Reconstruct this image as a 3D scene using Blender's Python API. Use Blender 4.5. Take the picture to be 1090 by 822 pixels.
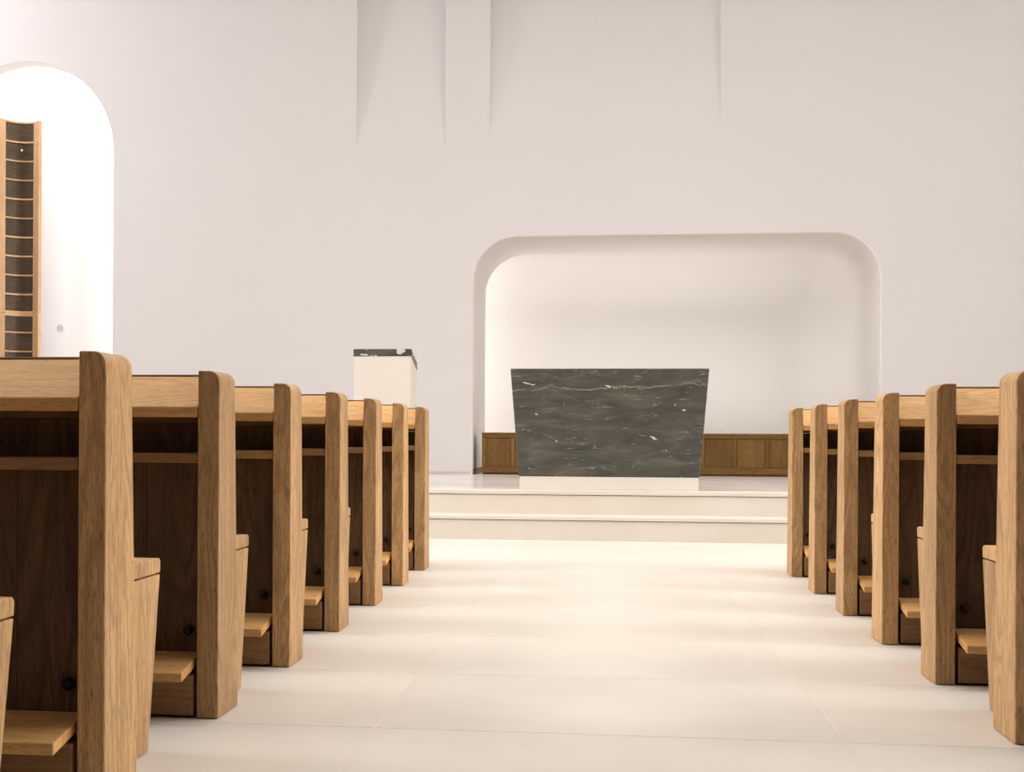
import bpy, bmesh, math, random
from mathutils import Vector, Matrix

for o in list(bpy.data.objects):
    bpy.data.objects.remove(o, do_unlink=True)
S = bpy.context.scene
C = S.collection
random.seed(4)

# ------------------------------------------------------------------ camera
cam_d = bpy.data.cameras.new('camera')
cam = bpy.data.objects.new('camera', cam_d)
C.objects.link(cam)
FPX, ROLL, YAW, EYE = 1558.77, 0.0055, 0.1344, 0.7619
cam_d.sensor_fit = 'HORIZONTAL'
cam_d.sensor_width = 36.0
cam_d.lens = FPX / 1090 * 36.0
cam_d.shift_x = (545 - 436) / 1090
cam_d.shift_y = (466.14 - 411) / 1090
cam_d.clip_start = 0.05
fwd = Vector((-math.sin(YAW), math.cos(YAW), 0))
rgt = Vector((math.cos(YAW), math.sin(YAW), 0))
up = Vector((0, 0, 1))
# picture content is turned clockwise by ROLL: turn the camera the other way
r2 = rgt * math.cos(ROLL) + up * math.sin(ROLL)
u2 = up * math.cos(ROLL) - rgt * math.sin(ROLL)
cam.matrix_world = Matrix(((r2.x, u2.x, -fwd.x, 0), (r2.y, u2.y, -fwd.y, 0), (r2.z, u2.z, -fwd.z, EYE), (0, 0, 0, 1)))
S.camera = cam

# ------------------------------------------------------------------ world, lights, exposure
S.view_settings.view_transform = 'Standard'
S.view_settings.look = 'None'
S.view_settings.gamma = 1.0
S.view_settings.use_curve_mapping = False
S.view_settings.exposure = -0.54
wd = bpy.data.worlds.new('world')
S.world = wd
wd.use_nodes = True
wd.node_tree.nodes['Background'].inputs[0].default_value = (1, 1, 1, 1)
wd.node_tree.nodes['Background'].inputs[1].default_value = 0.02

WY = 16.6          # face of the front wall
PZ = 0.35          # height of the sanctuary platform
YREAR = -14.0      # rear wall of the nave
D1, RB = 1.65, 0.9   # altar niche: depth of its jambs, radius of its curving back


def area(name, loc, target, sx, sy, power, col, spread=180):
    d = bpy.data.lights.new(name, 'AREA')
    d.shape = 'RECTANGLE'
    d.size, d.size_y = sx, sy
    d.energy = power
    d.color = col
    d.spread = math.radians(spread)
    o = bpy.data.objects.new(name, d)
    C.objects.link(o)
    o.location = loc
    o.rotation_euler = (Vector(target) - Vector(loc)).to_track_quat('-Z', 'Y').to_euler()
    return o


area('nave_ceiling_light', (0, 7.4, 6.6), (0, 7.4, 0), 14.0, 8.0, 740, (1.0, 0.97, 0.935))
area('sanctuary_ceiling_light', (2.0, 12.4, 7.8), (2.0, 13.2, 0), 10.0, 1.6, 190, (1.0, 0.97, 0.94))
for sx in (-1, 1):      # added fill from both sides for the aisle-facing pew ends, no windows known
    area('side_fill_light', (sx * 9.3, 7.0, 4.6), (0, 7.0, 0.8), 6.8, 1.8, 490, (1.0, 0.965, 0.925), 100)
area('side_window_light', (-9.3, 14.3, 5.8), (0, 15.8, 5.2), 0.9, 4.0, 185, (0.97, 0.95, 1.0))
area('rear_fill_light', (0, YREAR + 0.3, 4.5), (0, 4, 1.5), 10.0, 4.0, 60, (0.18, 0.38, 1.0))  # no known window: added cool fill from behind, tints the camera-facing pew ends
area('niche_cove_light', (-3.1, WY + D1 + 0.12, 1.75), (2.2, WY + D1 + 0.9, 1.75), 0.2, 2.4, 40, (1.0, 0.975, 0.94))
area('bench_fill_light', (0.75, WY + 1.15, 0.72), (0.75, WY + 2.4, 2.5), 3.4, 0.12, 18, (1.0, 0.97, 0.93), 120)  # no known lamp: added fill hidden behind the bench, brightens the niche back
area('arch_cove_light_top', (-6.86, WY + 0.36, 5.72), (-6.86, WY + 1.3, 3.6), 2.2, 0.16, 60, (1.0, 0.98, 0.95))
area('arch_cove_light_right', (-5.36, WY + 0.36, 2.6), (-6.6, WY + 1.3, 2.6), 0.16, 4.2, 55, (1.0, 0.98, 0.95))

# ------------------------------------------------------------------ materials


def nmat(name):
    m = bpy.data.materials.new(name)
    m.use_nodes = True
    nt = m.node_tree
    b = nt.nodes['Principled BSDF']
    return m, nt, b


def N(nt, kind, **kw):
    n = nt.nodes.new(kind)
    for k, v in kw.items():
        setattr(n, k, v)
    return n


def ramp(nt, stops):
    r = N(nt, 'ShaderNodeValToRGB')
    el = r.color_ramp.elements
    while len(el) < len(stops):
        el.new(0.5)
    for e, (p, c) in zip(el, stops):
        e.position = p
        e.color = (c[0], c[1], c[2], 1)
    return r


def bump(nt, b, src, strength, dist=0.002):
    n = N(nt, 'ShaderNodeBump')
    n.inputs['Strength'].default_value = strength
    n.inputs['Distance'].default_value = dist
    nt.links.new(src, n.inputs['Height'])
    nt.links.new(n.outputs[0], b.inputs['Normal'])


def mix(nt, a, c, fac, mode='MIX'):
    n = N(nt, 'ShaderNodeMix', data_type='RGBA', blend_type=mode)
    for s, v in ((0, fac), (6, a), (7, c)):
        if hasattr(v, 'links'):
            nt.links.new(v, n.inputs[s])
        else:
            n.inputs[s].default_value = v if s == 0 else (v[0], v[1], v[2], 1)
    return n.outputs[2]


def plaster(name, col):
    m, nt, b = nmat(name)
    tc = N(nt, 'ShaderNodeTexCoord')
    n1 = N(nt, 'ShaderNodeTexNoise')
    n1.inputs['Scale'].default_value = 0.6
    n1.inputs['Detail'].default_value = 3
    nt.links.new(tc.outputs['Object'], n1.inputs['Vector'])
    r = ramp(nt, [(0.3, [c * 0.985 for c in col]), (0.7, col)])
    nt.links.new(n1.outputs[0], r.inputs[0])
    nt.links.new(r.outputs[0], b.inputs['Base Color'])
    b.inputs['Roughness'].default_value = 0.85
    n2 = N(nt, 'ShaderNodeTexNoise')
    n2.inputs['Scale'].default_value = 90
    nt.links.new(tc.outputs['Object'], n2.inputs['Vector'])
    bump(nt, b, n2.outputs[0], 0.08, 0.001)
    return m


def wood(name, axis, light, dark, pore, contrast=1.0, rough=0.5, fine=1.0, stave=0.0):
    """oak: long streaks along the axis, cathedral figure, short dark pores"""
    m, nt, b = nmat(name)
    tc = N(nt, 'ShaderNodeTexCoord')
    oi = N(nt, 'ShaderNodeObjectInfo')
    off = N(nt, 'ShaderNodeVectorMath', operation='SCALE')
    off.inputs[0].default_value = (7.3, 5.1, 9.7)
    nt.links.new(oi.outputs['Random'], off.inputs['Scale'])
    add = N(nt, 'ShaderNodeVectorMath', operation='ADD')
    nt.links.new(tc.outputs['Object'], add.inputs[0])
    nt.links.new(off.outputs[0], add.inputs[1])

    def stretched(a, s):
        mp = N(nt, 'ShaderNodeMapping')
        sc = [a, a, a]
        sc[axis] = s
        mp.inputs['Scale'].default_value = sc
        nt.links.new(add.outputs[0], mp.inputs['Vector'])
        return mp.outputs[0]

    def noise(vec, scale, detail=3, dist=0.0):
        n = N(nt, 'ShaderNodeTexNoise')
        n.inputs['Scale'].default_value = scale
        n.inputs['Detail'].default_value = detail
        n.inputs['Distortion'].default_value = dist
        nt.links.new(vec, n.inputs['Vector'])
        return n.outputs[0]
    broad = noise(stretched(9, 1.3), 1.0, 4, 0.6)
    fig_in = noise(stretched(6.0, 0.9), 1.0, 2, 0.4)
    mul = N(nt, 'ShaderNodeMath', operation='MULTIPLY')
    mul.inputs[1].default_value = 95.0 * fine
    nt.links.new(fig_in, mul.inputs[0])
    sn = N(nt, 'ShaderNodeMath', operation='SINE')
    nt.links.new(mul.outputs[0], sn.inputs[0])
    figr = ramp(nt, [(0.35, (0, 0, 0)), (1.0, (1, 1, 1))])
    mr = N(nt, 'ShaderNodeMapRange')
    mr.inputs['From Min'].default_value = -1
    mr.inputs['From Max'].default_value = 1
    nt.links.new(sn.outputs[0], mr.inputs[0])
    nt.links.new(mr.outputs[0], figr.inputs[0])
    streak = noise(stretched(120, 3.0), 1.0, 2)
    pores = noise(stretched(380, 34.0), 1.0, 2)
    base = ramp(nt, [(0.28, dark), (0.72, light)])
    nt.links.new(broad, base.inputs[0])
    f1 = N(nt, 'ShaderNodeMath', operation='MULTIPLY')
    f1.inputs[1].default_value = 0.50 * contrast
    nt.links.new(figr.outputs[0], f1.inputs[0])
    c1 = mix(nt, base.outputs[0], [d * 0.72 for d in dark], f1.outputs[0])
    sr = ramp(nt, [(0.42, (0, 0, 0)), (0.68, (1, 1, 1))])
    nt.links.new(streak, sr.inputs[0])
    f2 = N(nt, 'ShaderNodeMath', operation='MULTIPLY')
    f2.inputs[1].default_value = 0.30 * contrast
    nt.links.new(sr.outputs[0], f2.inputs[0])
    c2 = mix(nt, c1, [d * 0.8 for d in dark], f2.outputs[0])
    pr = ramp(nt, [(0.52, (0, 0, 0)), (0.74, (1, 1, 1))])
    nt.links.new(pores, pr.inputs[0])
    f3 = N(nt, 'ShaderNodeMath', operation='MULTIPLY')
    f3.inputs[1].default_value = 0.55 * contrast
    nt.links.new(pr.outputs[0], f3.inputs[0])
    c3 = mix(nt, c2, pore, f3.outputs[0])
    hsv = N(nt, 'ShaderNodeHueSaturation')
    vr = N(nt, 'ShaderNodeMapRange')
    vr.inputs['To Min'].default_value = 0.84
    vr.inputs['To Max'].default_value = 1.14
    nt.links.new(oi.outputs['Random'], vr.inputs[0])
    nt.links.new(vr.outputs[0], hsv.inputs['Value'])
    nt.links.new(c3, hsv.inputs['Color'])
    out = hsv.outputs[0]
    if stave:
        # boards glued face to face: each stave its own tone
        sx = N(nt, 'ShaderNodeSeparateXYZ')
        nt.links.new(tc.outputs['Object'], sx.inputs[0])
        dv = N(nt, 'ShaderNodeMath', operation='DIVIDE')
        dv.inputs[1].default_value = stave
        nt.links.new(sx.outputs[1], dv.inputs[0])
        fl = N(nt, 'ShaderNodeMath', operation='FLOOR')
        nt.links.new(dv.outputs[0], fl.inputs[0])
        ad = N(nt, 'ShaderNodeMath', operation='MULTIPLY_ADD')
        ad.inputs[1].default_value = 31.7
        nt.links.new(oi.outputs['Random'], ad.inputs[0])
        nt.links.new(fl.outputs[0], ad.inputs[2])
        wn = N(nt, 'ShaderNodeTexWhiteNoise', noise_dimensions='1D')
        nt.links.new(ad.outputs[0], wn.inputs['W'])
        v2 = N(nt, 'ShaderNodeMapRange')
        v2.inputs['To Min'].default_value = 0.86
        v2.inputs['To Max'].default_value = 1.08
        nt.links.new(wn.outputs[0], v2.inputs[0])
        h2 = N(nt, 'ShaderNodeHueSaturation')
        nt.links.new(v2.outputs[0], h2.inputs['Value'])
        nt.links.new(out, h2.inputs['Color'])
        out = h2.outputs[0]
    nt.links.new(out, b.inputs['Base Color'])
    b.inputs['Roughness'].default_value = rough
    b.inputs['Specular IOR Level'].default_value = 0.22
    bump(nt, b, c3, 0.12, 0.0015)
    return m


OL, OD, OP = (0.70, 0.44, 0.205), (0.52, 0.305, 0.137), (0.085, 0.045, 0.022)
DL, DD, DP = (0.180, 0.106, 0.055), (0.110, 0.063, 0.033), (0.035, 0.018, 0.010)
M = {}
M['wall'] = plaster('white_plaster', (0.80, 0.778, 0.773))
M['niche'] = plaster('niche_plaster', (0.86, 0.835, 0.805))
M['oak_up'] = wood('oak_grain_upright', 2, OL, OD, OP, 1.25, stave=0.105)
M['oak_long'] = wood('oak_grain_lengthwise', 0, (0.77, 0.45, 0.172), (0.65, 0.36, 0.128), OP, 0.8)
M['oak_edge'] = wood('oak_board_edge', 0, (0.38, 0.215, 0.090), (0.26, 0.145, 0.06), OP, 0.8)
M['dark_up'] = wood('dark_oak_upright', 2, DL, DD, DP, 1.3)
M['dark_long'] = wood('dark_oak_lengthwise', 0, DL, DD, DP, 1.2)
M['bench'] = wood('brown_oak_bench', 2, (0.285, 0.155, 0.044), (0.18, 0.095, 0.027), DP, 0.8)
M['bench_long'] = wood('brown_oak_bench_rail', 0, (0.285, 0.155, 0.044), (0.19, 0.10, 0.029), DP, 0.8)
M['screen'] = wood('pale_oak_frame', 2, (0.60, 0.38, 0.21), (0.50, 0.31, 0.16), OP, 0.5)
M['screen_slat'] = wood('dark_bronze_slat', 0, (0.15, 0.10, 0.062), (0.09, 0.06, 0.036), DP, 0.6)


def stone(name, c0, c1, rough, scale=(1, 1, 1), vary=0.05, spec=0.5):
    m, nt, b = nmat(name)
    tc = N(nt, 'ShaderNodeTexCoord')
    oi = N(nt, 'ShaderNodeObjectInfo')
    mp = N(nt, 'ShaderNodeMapping')
    mp.inputs['Scale'].default_value = scale
    off = N(nt, 'ShaderNodeVectorMath', operation='SCALE')
    off.inputs[0].default_value = (17.3, 15.1, 3.7)
    nt.links.new(oi.outputs['Random'], off.inputs['Scale'])
    nt.links.new(tc.outputs['Object'], mp.inputs['Vector'])
    nt.links.new(off.outputs[0], mp.inputs['Location'])
    n = N(nt, 'ShaderNodeTexNoise')
    n.inputs['Scale'].default_value = 2.2
    n.inputs['Detail'].default_value = 7
    n.inputs['Distortion'].default_value = 0.5
    nt.links.new(mp.outputs[0], n.inputs['Vector'])
    r = ramp(nt, [(0.35, c0), (0.65, c1)])
    nt.links.new(n.outputs[0], r.inputs[0])
    hsv = N(nt, 'ShaderNodeHueSaturation')
    vr = N(nt, 'ShaderNodeMapRange')
    vr.inputs['To Min'].default_value = 1 - vary
    vr.inputs['To Max'].default_value = 1 + vary * 0.4
    nt.links.new(oi.outputs['Random'], vr.inputs[0])
    nt.links.new(vr.outputs[0], hsv.inputs['Value'])
    nt.links.new(r.outputs[0], hsv.inputs['Color'])
    nt.links.new(hsv.outputs[0], b.inputs['Base Color'])
    b.inputs['Roughness'].default_value = rough
    b.inputs['Specular IOR Level'].default_value = spec
    return m


M['floor'] = stone('cream_limestone', (0.69, 0.64, 0.57), (0.73, 0.68, 0.61), 0.5, vary=0.018, spec=0.25)
M['joint'] = stone('sandy_grout', (0.72, 0.635, 0.54), (0.76, 0.68, 0.585), 0.9)
M['step'] = stone('cream_step_stone', (0.72, 0.655, 0.575), (0.76, 0.70, 0.62), 0.45, vary=0.02, spec=0.35)
M['marble'] = stone('pale_pink_marble', (0.84, 0.745, 0.685), (0.95, 0.91, 0.865), 0.2, scale=(0.7, 2.2, 1), vary=0.02, spec=0.32)
M['plinth'] = stone('white_stone', (0.75, 0.70, 0.625), (0.78, 0.73, 0.66), 0.55, vary=0.0, spec=0.3)
M['skirt'] = stone('grey_skirting', (0.62, 0.57, 0.52), (0.67, 0.62, 0.57), 0.6, vary=0.0)
M['plate'] = stone('grey_plate', (0.52, 0.52, 0.50), (0.55, 0.55, 0.53), 0.5, vary=0.0)


def black_rubber():
    m, nt, b = nmat('black_rubber')
    n = N(nt, 'ShaderNodeTexNoise')
    n.inputs['Scale'].default_value = 60
    r = ramp(nt, [(0.3, (0.004, 0.004, 0.004)), (0.7, (0.008, 0.008, 0.007))])
    nt.links.new(n.outputs[0], r.inputs[0])
    nt.links.new(r.outputs[0], b.inputs['Base Color'])
    b.inputs['Roughness'].default_value = 0.3
    b.inputs['Specular IOR Level'].default_value = 0.25
    return m


def brass():
    m, nt, b = nmat('pale_brass')
    n = N(nt, 'ShaderNodeTexNoise')
    n.inputs['Scale'].default_value = 40
    r = ramp(nt, [(0.3, (0.80, 0.70, 0.5)), (0.7, (0.88, 0.80, 0.62))])
    nt.links.new(n.outputs[0], r.inputs[0])
    nt.links.new(r.outputs[0], b.inputs['Base Color'])
    b.inputs['Metallic'].default_value = 0.6
    b.inputs['Roughness'].default_value = 0.35
    return m


def green_marble(name, fleck):
    """dark grey green marble: level cloudy bands, pale broken veins, small white flecks"""
    m, nt, b = nmat(name)
    tc = N(nt, 'ShaderNodeTexCoord')

    def mapped(scale, rot=(0, 0, 0), loc=(0, 0, 0)):
        mp = N(nt, 'ShaderNodeMapping')
        mp.inputs['Scale'].default_value = scale
        mp.inputs['Rotation'].default_value = rot
        mp.inputs['Location'].default_value = loc
        nt.links.new(tc.outputs['Object'], mp.inputs['Vector'])
        return mp.outputs[0]

    def noise(vec, scale, detail=5, dist=0.0, rough=0.55):
        n = N(nt, 'ShaderNodeTexNoise')
        n.inputs['Scale'].default_value = scale
        n.inputs['Detail'].default_value = detail
        n.inputs['Distortion'].default_value = dist
        n.inputs['Roughness'].default_value = rough
        nt.links.new(vec, n.inputs['Vector'])
        return n.outputs[0]
    bands = noise(mapped((1, 1, 4.5)), 2.6, 8, 0.7, 0.62)
    r = ramp(nt, [(0.30, (0.048, 0.047, 0.040)), (0.52, (0.081, 0.080, 0.067)), (0.74, (0.145, 0.142, 0.112))])
    nt.links.new(bands, r.inputs[0])
    col = r.outputs[0]
    speck = noise(mapped((1, 1, 2)), 70, 3)
    sr = ramp(nt, [(0.56, (0, 0, 0)), (0.75, (1, 1, 1))])
    nt.links.new(speck, sr.inputs[0])
    f = N(nt, 'ShaderNodeMath', operation='MULTIPLY')
    f.inputs[1].default_value = 0.35
    nt.links.new(sr.outputs[0], f.inputs[0])
    col = mix(nt, col, (0.20, 0.19, 0.15), f.outputs[0])
    # long pale vein: a thin level set of a stretched noise, broken up by another
    for sc, lo, w, brk, cc in (((0.55, 0.7, 1.9), (2.1, 0, 0.35), 0.004, 0.56, (0.30, 0.28, 0.19)),
                               ((0.8, 0.8, 2.6), (5.3, 1.0, 4.2), 0.0035, 0.62, (0.28, 0.265, 0.20))):
        v = noise(mapped(sc, loc=lo), 1.5, 4, 0.3)
        sub = N(nt, 'ShaderNodeMath', operation='SUBTRACT')
        sub.inputs[1].default_value = 0.5
        nt.links.new(v, sub.inputs[0])
        ab = N(nt, 'ShaderNodeMath', operation='ABSOLUTE')
        nt.links.new(sub.outputs[0], ab.inputs[0])
        mr = N(nt, 'ShaderNodeMapRange')
        mr.inputs['From Min'].default_value = w
        mr.inputs['From Max'].default_value = w * 0.2
        nt.links.new(ab.outputs[0], mr.inputs[0])
        bk = noise(mapped((1, 1, 1), loc=lo), 7, 3)
        br = ramp(nt, [(brk - 0.06, (0, 0, 0)), (brk + 0.06, (1, 1, 1))])
        nt.links.new(bk, br.inputs[0])
        mm = N(nt, 'ShaderNodeMath', operation='MULTIPLY')
        nt.links.new(mr.outputs[0], mm.inputs[0])
        nt.links.new(br.outputs[0], mm.inputs[1])
        col = mix(nt, col, cc, mm.outputs[0])
    # one long level vein below the top edge
    sp = N(nt, 'ShaderNodeSeparateXYZ')
    nt.links.new(tc.outputs['Object'], sp.inputs[0])
    wob = noise(mapped((1.7, 0.3, 0.01), loc=(4.3, 0, 0)), 1.6, 5, 0.0, 0.6)
    hgt = N(nt, 'ShaderNodeMath', operation='MULTIPLY_ADD')
    hgt.inputs[1].default_value = 0.16
    hgt.inputs[2].default_value = 0.745
    nt.links.new(wob, hgt.inputs[0])
    rise = N(nt, 'ShaderNodeMath', operation='MULTIPLY_ADD')
    rise.inputs[1].default_value = 0.025
    nt.links.new(sp.outputs[0], rise.inputs[0])
    nt.links.new(hgt.outputs[0], rise.inputs[2])
    dz = N(nt, 'ShaderNodeMath', operation='SUBTRACT')
    nt.links.new(sp.outputs[2], dz.inputs[0])
    nt.links.new(rise.outputs[0], dz.inputs[1])
    da = N(nt, 'ShaderNodeMath', operation='ABSOLUTE')
    nt.links.new(dz.outputs[0], da.inputs[0])
    dm = N(nt, 'ShaderNodeMapRange')
    dm.inputs['From Min'].default_value = 0.0075
    dm.inputs['From Max'].default_value = 0.002
    nt.links.new(da.outputs[0], dm.inputs[0])
    bk = noise(mapped((1, 1, 1), loc=(9, 2, 4)), 9, 4)
    br = ramp(nt, [(0.36, (0.08, 0.08, 0.08)), (0.60, (0.9, 0.9, 0.9))])
    nt.links.new(bk, br.inputs[0])
    vm = N(nt, 'ShaderNodeMath', operation='MULTIPLY')
    nt.links.new(dm.outputs[0], vm.inputs[0])
    nt.links.new(br.outputs[0], vm.inputs[1])
    col = mix(nt, col, (0.29, 0.275, 0.19), vm.outputs[0])
    # broken short level dashes
    dsh = noise(mapped((1, 1, 5.5), loc=(1, 7, 2)), 11, 3, 0.5)
    dr = ramp(nt, [(0.645, (0, 0, 0)), (0.70, (0.7, 0.7, 0.7))])
    nt.links.new(dsh, dr.inputs[0])
    col = mix(nt, col, (0.27, 0.255, 0.19), dr.outputs[0])
    # white flecks
    fl = noise(mapped((1, 1, 1.9), rot=(0, 0.35, 0)), 9, 2, 0.6)
    fr = ramp(nt, [(fleck, (0, 0, 0)), (fleck + 0.03, (1, 1, 1))])
    nt.links.new(fl, fr.inputs[0])
    col = mix(nt, col, (0.62, 0.60, 0.52), fr.outputs[0])
    nt.links.new(col, b.inputs['Base Color'])
    b.inputs['Roughness'].default_value = 0.42
    b.inputs['Specular IOR Level'].default_value = 0.3
    return m


M['black'] = black_rubber()
M['brass'] = brass()
M['green'] = green_marble('dark_green_marble', 0.715)
M['green_top'] = green_marble('flecked_green_marble', 0.61)

# ------------------------------------------------------------------ mesh helpers


def mesh(name, bm, mat, smooth=False):
    bmesh.ops.recalc_face_normals(bm, faces=bm.faces)
    me = bpy.data.meshes.new(name)
    bm.to_mesh(me)
    bm.free()
    me.materials.append(mat)
    if smooth:
        for p in me.polygons:
            p.use_smooth = True
        me.set_sharp_from_angle(angle=math.radians(50))
    return me


def link(name, me, parent=None, loc=None):
    o = bpy.data.objects.new(name, me)
    C.objects.link(o)
    if parent:
        o.parent = parent
    if loc:
        o.location = loc
    return o


def obj(name, bm, mat, parent=None, smooth=False, loc=None):
    return link(name, mesh(name, bm, mat, smooth), parent, loc)


def tag(o, label=None, cat=None, group=None, kind=None):
    for k, v in (('label', label), ('category', cat), ('group', group), ('kind', kind)):
        if v:
            o[k] = v
    return o


def thing(name, loc, label, cat, group=None):
    o = bpy.data.objects.new(name, None)
    o.empty_display_size = 0.1
    C.objects.link(o)
    o.location = loc
    return tag(o, label, cat, group)


def prism(poly, axis, a, b, bevel=0.0, seg=2, bm=None):
    """poly: 2-D points in the plane across the axis, extruded from a to b"""
    own = bm is None
    bm = bm or bmesh.new()

    def P(p, t):
        if axis == 0:
            return (t, p[0], p[1])
        if axis == 1:
            return (p[0], t, p[1])
        return (p[0], p[1], t)
    v0 = [bm.verts.new(P(p, a)) for p in poly]
    v1 = [bm.verts.new(P(p, b)) for p in poly]
    n = len(poly)
    fs = [bm.faces.new(v0), bm.faces.new(list(reversed(v1)))]
    for i in range(n):
        fs.append(bm.faces.new((v0[i], v1[i], v1[(i + 1) % n], v0[(i + 1) % n])))
    if bevel > 0 and own:
        bmesh.ops.recalc_face_normals(bm, faces=bm.faces)
        es = [e for e in bm.edges if len(e.link_faces) == 2 and e.calc_face_angle() > 0.5]
        bmesh.ops.bevel(bm, geom=es, offset=bevel, segments=seg, profile=0.5, affect='EDGES')
    return bm


def box(x0, x1, y0, y1, z0, z1, bevel=0.0, seg=2, bm=None):
    return prism([(x0, y0), (x1, y0), (x1, y1), (x0, y1)], 2, z0, z1, bevel, seg, bm)


def arc(cx, cz, r, a0, a1, n):
    return [(cx + r * math.cos(math.radians(a0 + (a1 - a0) * i / n)), cz + r * math.sin(math.radians(a0 + (a1 - a0) * i / n))) for i in range(n + 1)]


def loft(bm, rings, close=False):
    rows = [[bm.verts.new(p) for p in r] for r in rings]
    for A, B in zip(rows, rows[1:]):
        n = len(A)
        for i in range(n if close else n - 1):
            bm.faces.new((A[i], A[(i + 1) % n], B[(i + 1) % n], B[i]))
    return rows


# ------------------------------------------------------------------ setting: floor
XR, YB, CZ = 9.5, YREAR, 8.0      # half width of the room, its back, its ceiling
floor = obj('floor', box(-XR, XR, YB, 11.1, -0.25, -0.0015), M['joint'])
tag(floor, 'cream limestone slab floor of the aisle and nave', kind='structure')
TW, TL, J = 1.2, 0.91, 0.0024
tile_me = mesh('floor_tile', box(-TW / 2 + J / 2, TW / 2 - J / 2, -TL / 2 + J / 2, TL / 2 - J / 2, -0.03, 0.0, 0.0012, 1), M['floor'])
half_me = mesh('floor_tile_cut', box(-0.248, 0.248, -TL / 2 + J / 2, TL / 2 - J / 2, -0.03, 0.0, 0.0012, 1), M['floor'])
for j in range(-8, 8):
    y = 3.80 + TL * (j + 0.5)
    for i in range(-7, 8):
        link('floor_tile', tile_me, floor, (i * TW, y, 0))
    link('floor_tile', half_me, floor, (-9.25, y, 0))
    link('floor_tile', half_me, floor, (9.25, y, 0))

# platform, two steps: risers, treads with a thin nosing
plat = obj('floor_platform', box(-XR, XR, 11.9, WY + 3.7, 0.0, PZ), M['marble'])
tag(plat, 'glossy pale veined marble floor of the raised sanctuary platform', kind='structure')
for k, (yr, z0, ztop, back) in enumerate(((11.00, 0.0, 0.175, 11.46), (11.42, 0.175, 0.35, 11.90))):
    st = obj('trim_%d' % (k + 1), box(-XR, XR, yr + 0.04, back, z0, ztop - 0.03), M['joint'])
    tag(st, ('lower' if k == 0 else 'upper') + ' cream stone step up to the altar platform', kind='structure')
    L = 1.9
    for i in range(10):
        x0 = -XR + i * L
        obj('riser_slab', box(x0 + 0.0004, x0 + L - 0.0004, yr, yr + 0.04, z0, ztop - 0.027), M['step'], st)
        obj('tread_slab', box(x0 + 0.0004, x0 + L - 0.0004, yr - 0.010, back, ztop - 0.0225, ztop), M['step'], st)

# ------------------------------------------------------------------ setting: walls
NL, NR, NT, NCR = -1.52, 2.95, 3.045, 0.5        # altar niche opening
AX, AR, AS = -6.86, 1.08, 4.12                    # arch: centre, radius, springing


def niche_outline(e=0.0):
    pts = [(NL - e, PZ)]
    pts += arc(NL + NCR, NT - NCR, NCR + e, 180, 90, 14)
    pts += arc(NR - NCR, NT - NCR, NCR + e, 90, 0, 14)
    pts += [(NR + e, PZ)]
    return pts


def arch_outline(e=0.0):
    return [(AX - AR - e, PZ)] + arc(AX, AS, AR + e, 180, 0, 40) + [(AX + AR + e, PZ)]


E1, E2 = 0.02, 0.008
FL = ((-2.88, -1.855, 4.08), (-1.345, 1.225, 4.20))    # two tapering recesses high on the wall
SL = 0.09                                              # how fast they deepen with height
poly = [(-XR, PZ)] + arch_outline(E2) + niche_outline(E1) + [(XR, PZ), (XR, CZ)]
for x0, x1, zb in reversed(FL):
    poly += [(x1, CZ), (x1, zb), (x0, zb), (x0, CZ)]
poly += [(-XR, CZ)]
bm = bmesh.new()
f = bm.faces.new([bm.verts.new((x, WY, z)) for x, z in poly])
f.normal_update()
bmesh.ops.triangulate(bm, faces=[f])
for x0, x1, zb in FL:
    d = (CZ - zb) * SL
    a, b_ = bm.verts.new((x0, WY, zb)), bm.verts.new((x1, WY, zb))
    c, e = bm.verts.new((x1, WY + d, CZ)), bm.verts.new((x0, WY + d, CZ))
    g, h = bm.verts.new((x0, WY, CZ)), bm.verts.new((x1, WY, CZ))
    bm.faces.new((a, b_, c, e))
    bm.faces.new((a, e, g))
    bm.faces.new((b_, h, c))
wf = obj('wall_front', bm, M['wall'])
tag(wf, 'tall white plaster wall behind the altar with two tapering recesses', kind='structure')

# altar niche: rounded edge, deep jambs, hidden slot for the cove light on the left, back wall curving in
bm = bmesh.new()
rings = []
for k in range(6):
    t = math.radians(90 * k / 5)
    e = E1 * (1 - math.sin(t))
    rings.append([(x, WY + E1 * (1 - math.cos(t)), z) for x, z in niche_outline(e)])
for dd in (0.4, 0.8, 1.2, D1):
    rings.append([(x, WY + dd, z) for x, z in niche_outline(0)])
rings[0] = [(x, WY, z) for x, z in niche_outline(E1)]
loft(bm, rings)
nj = obj('wall_altar_niche_jamb', bm, M['niche'], smooth=True)
tag(nj, 'rounded white jambs and soffit of the recess behind the altar', kind='structure')
CLX = -3.4
bm = bmesh.new()


def chamber(i):
    r = max(NCR - i, 0.05)
    pts = [(CLX, PZ), (CLX, NT - i - 0.001)]
    pts += [(CLX + (NR - i - r - CLX) * k / 6, NT - i) for k in range(1, 6)]
    pts += arc(NR - i - r, NT - i - r, r, 90, 0, 12) + [(NR - i, PZ)]
    return pts


rings = []
for k in range(11):
    t = math.radians(9 * k)
    rings.append([(x, WY + D1 + RB * math.sin(t), z) for x, z in chamber(RB * (1 - math.cos(t)) * 0.75)])
rows = loft(bm, rings)
bm.faces.new(rows[-1])
nb = obj('wall_altar_niche_back', bm, M['niche'], smooth=True)
tag(nb, 'curved white back wall of the recess behind the altar', kind='structure')
bm = bmesh.new()
pl = [(CLX, PZ), (NL, PZ)] + arc(NL + NCR, NT - NCR, NCR, 180, 90, 14) + [(NL + NCR, NT + 0.002), (CLX, NT + 0.002)]
f = bm.faces.new([bm.verts.new((x, WY + D1, z)) for x, z in pl])
nr = obj('wall_altar_niche_return', bm, M['niche'])
tag(nr, 'hidden return of the left jamb in the altar recess', kind='structure')

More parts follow.
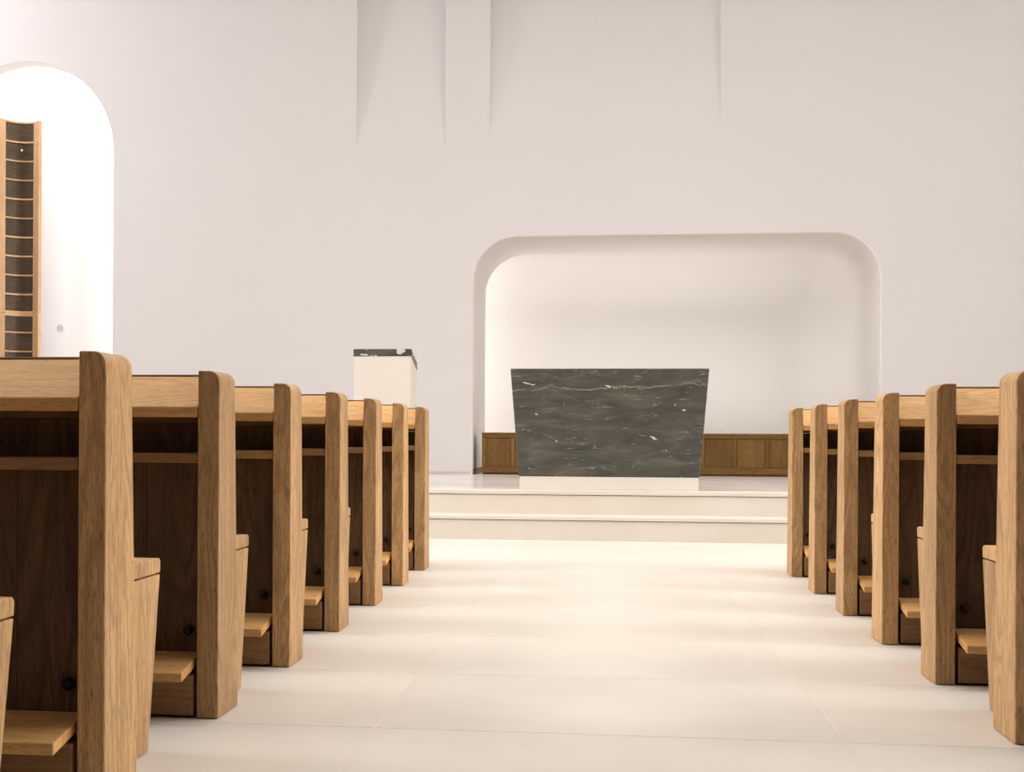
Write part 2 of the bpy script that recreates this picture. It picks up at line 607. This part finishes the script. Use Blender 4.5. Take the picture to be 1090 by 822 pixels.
# arch niche: thin reveal, wider chamber behind it with the cove lights
RD = 0.25
bm = bmesh.new()
rings = [[(x, WY, z) for x, z in arch_outline(E2)], [(x, WY + E2 * 0.35, z) for x, z in arch_outline(E2 * 0.35)],
         [(x, WY + E2, z) for x, z in arch_outline(0)], [(x, WY + RD, z) for x, z in arch_outline(0)]]
loft(bm, rings)
pl = [(-8.7, PZ)] + arch_outline(0) + [(-5.1, PZ), (-5.1, 6.0), (-8.7, 6.0)]
f = bm.faces.new([bm.verts.new((x, WY + RD, z)) for x, z in pl])
f.normal_update()
bmesh.ops.triangulate(bm, faces=[f])
ring0 = [(-8.7, PZ), (-8.7, 6.0), (-5.1, 6.0), (-5.1, PZ)]
rows = loft(bm, [[(x, WY + RD, z) for x, z in ring0], [(x, WY + 1.35, z) for x, z in ring0]])
bm.faces.new(rows[-1])
an = obj('wall_arch_niche', bm, M['wall'])
tag(an, 'brightly lit white inside of the tall arched niche', kind='structure')

for nm, b_ in (('wall_left', box(-XR - 0.2, -XR, YB, WY, -0.25, CZ)), ('wall_right', box(XR, XR + 0.2, YB, WY, -0.25, CZ)),
               ):
    tag(obj(nm, b_, M['wall']), 'white plaster wall', kind='structure')
tag(obj('wall_back', box(-XR, XR, YB - 0.2, YB, -0.25, CZ), M['dark_up']), 'dark oak rear wall of the nave', kind='structure')
tag(obj('ceiling', box(-XR, XR, YB, WY + 1.3, CZ, CZ + 0.2), M['wall']), 'white ceiling', kind='structure')

# skirtings
bm = box(AX + AR + 0.03, NL - E1 - 0.01, WY - 0.006, WY, PZ, PZ + 0.032)
box(NR + E1 + 0.01, XR, WY - 0.006, WY, PZ, PZ + 0.032, bm=bm)
tag(obj('baseboard_front', bm, M['skirt']), 'thin pale skirting along the foot of the front wall', kind='structure')
tag(obj('baseboard_niche', box(NL, NL + 0.012, WY + 0.05, WY + D1, PZ, PZ + 0.06), M['bench_long']), 'low brown skirting on the left niche jamb', kind='structure')

# ------------------------------------------------------------------ altar
al = thing('altar', (0.008, 11.9, PZ), 'dark green marble altar block tapering to a low white plinth', 'altar')
bm = bmesh.new()
zt, zb = 1.326 - PZ, 0.455 - PZ
b4 = [(-0.722, 0.0), (0.722, 0.0), (0.722, 0.80), (-0.722, 0.80)]
t4 = [(-0.790, -0.065), (0.790, -0.065), (0.790, 0.865), (-0.790, 0.865)]
vb = [bm.verts.new((x, y, zb)) for x, y in b4]
vt = [bm.verts.new((x, y, zt)) for x, y in t4]
bm.faces.new(vb)
bm.faces.new(vt)
for i in range(4):
    bm.faces.new((vb[i], vb[(i + 1) % 4], vt[(i + 1) % 4], vt[i]))
bmesh.ops.recalc_face_normals(bm, faces=bm.faces)
bmesh.ops.bevel(bm, geom=list(bm.edges), offset=0.008, segments=2, profile=0.5, affect='EDGES')
obj('altar_block', bm, M['green'], al)
obj('plinth', box(-0.714, 0.714, 0.004, 0.796, 0, zb, 0.002, 1), M['plinth'], al)

# ------------------------------------------------------------------ ambo
am = thing('ambo', (-1.963, 12.7, PZ), 'cream reading stand with a sloping dark marble top beside the altar', 'lectern')
hw = 0.2585
f0, bk = 1.541 - PZ, 1.433 - PZ
obj('pedestal', prism([(0.004, 0), (0.396, 0), (0.396, bk - 0.060), (0.004, f0 - 0.064)], 0, -hw + 0.004, hw - 0.004, 0.002, 1), M['plinth'], am)
obj('reading_top', prism([(0, f0 - 0.064), (0.40, bk - 0.060), (0.40, bk), (0, f0)], 0, -hw, hw, 0.003, 1), M['green_top'], am)

# ------------------------------------------------------------------ bench in the niche
be = thing('wall_bench', (0.70, WY + 0.06, PZ), 'low brown oak panelled bench in the recess behind the altar', 'bench')
bw, bh, bd = 2.12, 0.478, 0.48
obj('carcass', box(-bw, bw, 0.024, bd, 0.02, bh - 0.022, 0.002, 1), M['bench'], be)
obj('seat_board', box(-bw, bw, -0.006, bd, bh - 0.022, bh, 0.004, 2), M['bench_long'], be)
obj('bottom_rail', box(-bw, bw, 0.0, 0.024, 0.022, 0.095, 0.003, 1), M['bench_long'], be)
obj('top_rail', box(-bw, bw, 0.0, 0.024, bh - 0.06, bh - 0.0225, 0.003, 1), M['bench_long'], be)
obj('base_strip', box(-bw + 0.01, bw - 0.01, 0.012, bd - 0.02, 0.0, 0.02), M['dark_long'], be)
npan = 12
pw = 2 * bw / npan
st_me = mesh('stile', box(-0.022, 0.022, 0.0, 0.024, 0.096, bh - 0.061, 0.003, 1), M['bench'])
pa_me = mesh('panel', box(-pw / 2 + 0.024, pw / 2 - 0.024, 0.012, 0.024, 0.096, bh - 0.061, 0.002, 1), M['bench'])
for i in range(npan + 1):
    x = max(-bw + 0.022, min(bw - 0.022, -bw + i * pw))
    link('stile', st_me, be, (x, 0, 0))
    if i < npan:
        link('panel', pa_me, be, (-bw + (i + 0.5) * pw, 0, 0))

# ------------------------------------------------------------------ tall curved screen in the arch
sc = thing('tall_screen', (-7.15, 17.2, PZ), 'tall curved pale oak screen with dark slatted bands in the lit arch', 'screen')
PA, PM, PB = Vector((-7.377, 16.97)), Vector((-7.18, 17.255)), Vector((-6.926, 17.20))


def bez(t, off=0.0):
    ctrl = PM * 2 - (PA + PB) * 0.5
    p = PA * (1 - t) ** 2 + ctrl * 2 * t * (1 - t) + PB * t * t
    d = (ctrl - PA) * 2 * (1 - t) + (PB - ctrl) * 2 * t
    n = Vector((d.y, -d.x)).normalized()          # towards the nave
    q = p + n * off - Vector((-7.15, 17.2))
    return q.x, q.y


def strip(bm, t0, t1, o0, o1, z0, z1, n=8):
    rings = []
    for k in range(n + 1):
        t = t0 + (t1 - t0) * k / n
        a, c = bez(t, o0), bez(t, o1)
        rings.append([(a[0], a[1], z0), (c[0], c[1], z0), (c[0], c[1], z1), (a[0], a[1], z1)])
    rows = loft(bm, rings, True)
    bm.faces.new(rows[0])
    bm.faces.new(rows[-1])
    return bm


ztop = 4.63 - PZ
tl, tr = 0.15, 0.83
jz = ztop - 0.25 - 0.2345 * 9                   # thick joint between the two lengths of the screen
for z0, z1 in ((0.0, jz - 0.004), (jz + 0.004, ztop)):
    obj('stile', strip(bmesh.new(), 0.0, tl, -0.03, 0.012, z0, z1, 4), M['screen'], sc)
    obj('stile', strip(bmesh.new(), tr, 1.0, -0.03, 0.012, z0, z1, 4), M['screen'], sc)
obj('backing_panel', strip(bmesh.new(), tl, tr, -0.03, -0.018, 0.0, ztop), M['screen_slat'], sc)
rail_me = mesh('rail', strip(bmesh.new(), tl, tr, -0.018, 0.004, -0.010, 0.010), M['screen'])
thick_me = mesh('joint_rail', strip(bmesh.new(), tl, tr, -0.018, 0.010, -0.035, 0.028), M['screen'])
bm = bmesh.new()
for q in range(9):
    z = -0.2245 + 0.012 + q * 0.0236
    strip(bm, tl, tr, -0.018, -0.004, z, z + 0.013, 6)
slat_me = mesh('slat_band', bm, M['screen_slat'])
z = ztop - 0.010
link('rail', rail_me, sc, (0, 0, z))
k = 0
while z > 0.05:
    link('slat_band', slat_me, sc, (0, 0, z))
    z -= 0.2345 if k else 0.24
    if z < 0.02:
        break
    link('joint_rail' if k == 9 else 'rail', thick_me if k == 9 else rail_me, sc, (0, 0, z))
    k += 1
kx, ky = bez(0.5, -0.002)
bm = bmesh.new()
bmesh.ops.create_uvsphere(bm, u_segments=12, v_segments=8, radius=0.016)
obj('knob', bm, M['brass'], sc, True, (kx, ky, 4.28 - PZ))

pt = thing('wall_plate', (-6.935, WY + 1.35, 2.14), 'small round grey plate on the white wall inside the lit arch', 'plate')
bm = bmesh.new()
bmesh.ops.create_cone(bm, cap_ends=True, segments=24, radius1=0.042, radius2=0.040, depth=0.012, matrix=Matrix.Translation((0, -0.006, 0)) @ Matrix.Rotation(math.radians(90), 4, 'X'))
obj('cover', bm, M['plate'], pt)

# ------------------------------------------------------------------ pews
PH, PW, PLEN = 0.94, 0.06, 4.5


def make_pew(s, label):
    """pew with its aisle-side bottom corner at the origin; s = -1 runs to the left, +1 to the right"""
    t = thing('pew', (0, 0, 0), label, 'pew')

    def X(d):
        return s * d

    def part(name, bm, mat, parent=t, smooth=False):
        return obj(name, bm, mat, parent, smooth)

    def span(d0, d1):
        return (X(d0), X(d1)) if s > 0 else (X(d1), X(d0))
    # end panels: near face plumb, far face leaning, top aisle corner rounded
    for d0, d1, rnd in ((0.0, PW, 0), (PLEN - PW, PLEN, 1)):
        r = 0.030
        if rnd == 0:
            pts = [(d1, 0.002), (d1, PH)] + arc(d0 + r, PH - r, r, 90, 180, 7) + [(d0, 0.002)]
        else:
            pts = [(d0, 0.002), (d0, PH)] + arc(d1 - r, PH - r, r, 90, 0, 7) + [(d1, 0.002)]
        bm = prism([(X(x), z) for x, z in pts], 1, 0.0, 1.0)
        for v in bm.verts:
            if v.co.y > 0.5:
                v.co.y = 0.215 - 0.050 * v.co.z / PH
        bmesh.ops.recalc_face_normals(bm, faces=bm.faces)
        es = [e for e in bm.edges if len(e.link_faces) == 2 and e.calc_face_angle() > 0.5]
        bmesh.ops.bevel(bm, geom=es, offset=0.0035, segments=2, profile=0.5, affect='EDGES')
        part('end_panel', bm, M['oak_up'])
    i0, i1 = PW + 0.0015, PLEN - PW - 0.0015
    a, b = span(i0, i1)
    # sloping book ledge with its lip, the rail behind it, the shelf below
    part('book_ledge', prism([(0.0, 0.813), (0.0, 0.842), (0.150, 0.931), (0.150, 0.900)], 0, a, b, 0.003, 2), M['oak_long'])
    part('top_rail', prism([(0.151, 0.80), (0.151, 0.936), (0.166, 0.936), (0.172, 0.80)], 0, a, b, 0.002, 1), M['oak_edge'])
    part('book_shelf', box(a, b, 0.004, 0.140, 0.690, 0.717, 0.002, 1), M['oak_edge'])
    # back of the book slot is the leaning backrest
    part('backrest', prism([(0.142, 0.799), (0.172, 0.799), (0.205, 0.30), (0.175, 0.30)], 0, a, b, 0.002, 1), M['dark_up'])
    # panel below the shelf, in boards
    edges = [i0, i0 + 0.165] + [i0 + 0.165 + (i1 - i0 - 0.165) * k / 7 for k in range(1, 8)]
    for e0, e1 in zip(edges, edges[1:]):
        x0, x1 = span(e0 + 0.0006, e1 - 0.0006)
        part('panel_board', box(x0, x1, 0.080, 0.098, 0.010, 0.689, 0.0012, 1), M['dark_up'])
    # kneeler
    g0, g1 = span(PW + 0.010, PLEN - PW - 0.010)
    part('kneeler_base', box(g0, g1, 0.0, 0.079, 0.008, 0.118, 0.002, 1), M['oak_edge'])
    part('kneeler_board', prism([(-0.105, 0.114), (-0.105, 0.139), (0.078, 0.170), (0.078, 0.145)], 0, g0, g1, 0.003, 2), M['oak_long'])
    for d in (0.102, 1.55, 3.0, PLEN - 0.102):
        bm = bmesh.new()
        bmesh.ops.create_uvsphere(bm, u_segments=16, v_segments=10, radius=0.0145)
        bmesh.ops.create_cone(bm, cap_ends=True, segments=16, radius1=0.011, radius2=0.011, depth=0.03, matrix=Matrix.Translation((0, 0.012, 0)) @ Matrix.Rotation(math.radians(90), 4, 'X'))
        o = part('bumper', bm, M['black'], t, True)
        o.location = (X(d), 0.062, 0.231)
    # seat: board with rounded nose on slanting end supports
    s0, s1 = span(0.058, PLEN - 0.058)
    nose = [(0.215, 0.4255), (0.215, 0.462)] + arc(0.555, 0.449, 0.013, 90, 0, 5) + [(0.5655, 0.4255)]
    part('seat', prism(nose, 0, s0, s1, 0.002, 1), M['oak_up'])
    for d in (0.058, PLEN - 0.058 - 0.05):
        x0, x1 = span(d, d + 0.05)
        part('seat_support', prism([(0.217, 0.002), (0.478, 0.002), (0.565, 0.4215), (0.205, 0.4215)], 0, x0, x1, 0.003, 2), M['oak_up'])
    x0, x1 = span(0.110, PLEN - 0.110)
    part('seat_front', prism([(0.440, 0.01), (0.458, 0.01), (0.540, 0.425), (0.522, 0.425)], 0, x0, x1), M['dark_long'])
    return t


def copy_tree(o, parent=None):
    c = o.copy()
    C.objects.link(c)
    if parent:
        c.parent = parent
    for ch in [x for x in ALL if x.parent == o]:
        copy_tree(ch, c)
    return c


ORD = ['first', 'second', 'third', 'fourth', 'fifth', 'sixth', 'last']
LX, RX, Y0, PITCH = -1.0367, 1.0154, 2.9415, 0.90
left = make_pew(-1, '')
right = make_pew(1, '')
ALL = list(bpy.data.objects)
LL = ['oak pew at the lower left edge showing only its seat end',
      'nearest tall oak pew left of the aisle, its end post cut off at the bottom',
      'second oak pew left of the aisle, just past the nearest full-height post',
      'third oak pew left of the aisle, counted from the nearest full-height post',
      'fourth and middle of the seven tall oak pews left of the aisle',
      'fifth oak pew left of the aisle, third from the altar steps',
      'sixth oak pew left of the aisle, second from the altar steps',
      'farthest oak pew left of the aisle, closest to the altar steps']
RL = ['nearest oak pew right of the aisle, cut by the right edge of the picture',
      'second oak pew right of the aisle, just past the one at the picture edge',
      'third oak pew right of the aisle, fourth from the altar steps',
      'fourth oak pew right of the aisle, third from the altar steps',
      'fifth oak pew right of the aisle, second from the altar steps',
      'farthest oak pew right of the aisle, closest to the altar steps']
for i, lb in enumerate(LL):
    o = left if i == 0 else copy_tree(left)
    o.location = (LX, Y0 + PITCH * (i - 1), 0)
    tag(o, lb, 'pew', 'oak pews left of the aisle')
for i, lb in enumerate(RL):
    o = right if i == 0 else copy_tree(right)
    o.location = (RX, Y0 + PITCH * (i + 1), 0)
    tag(o, lb, 'pew', 'oak pews right of the aisle')
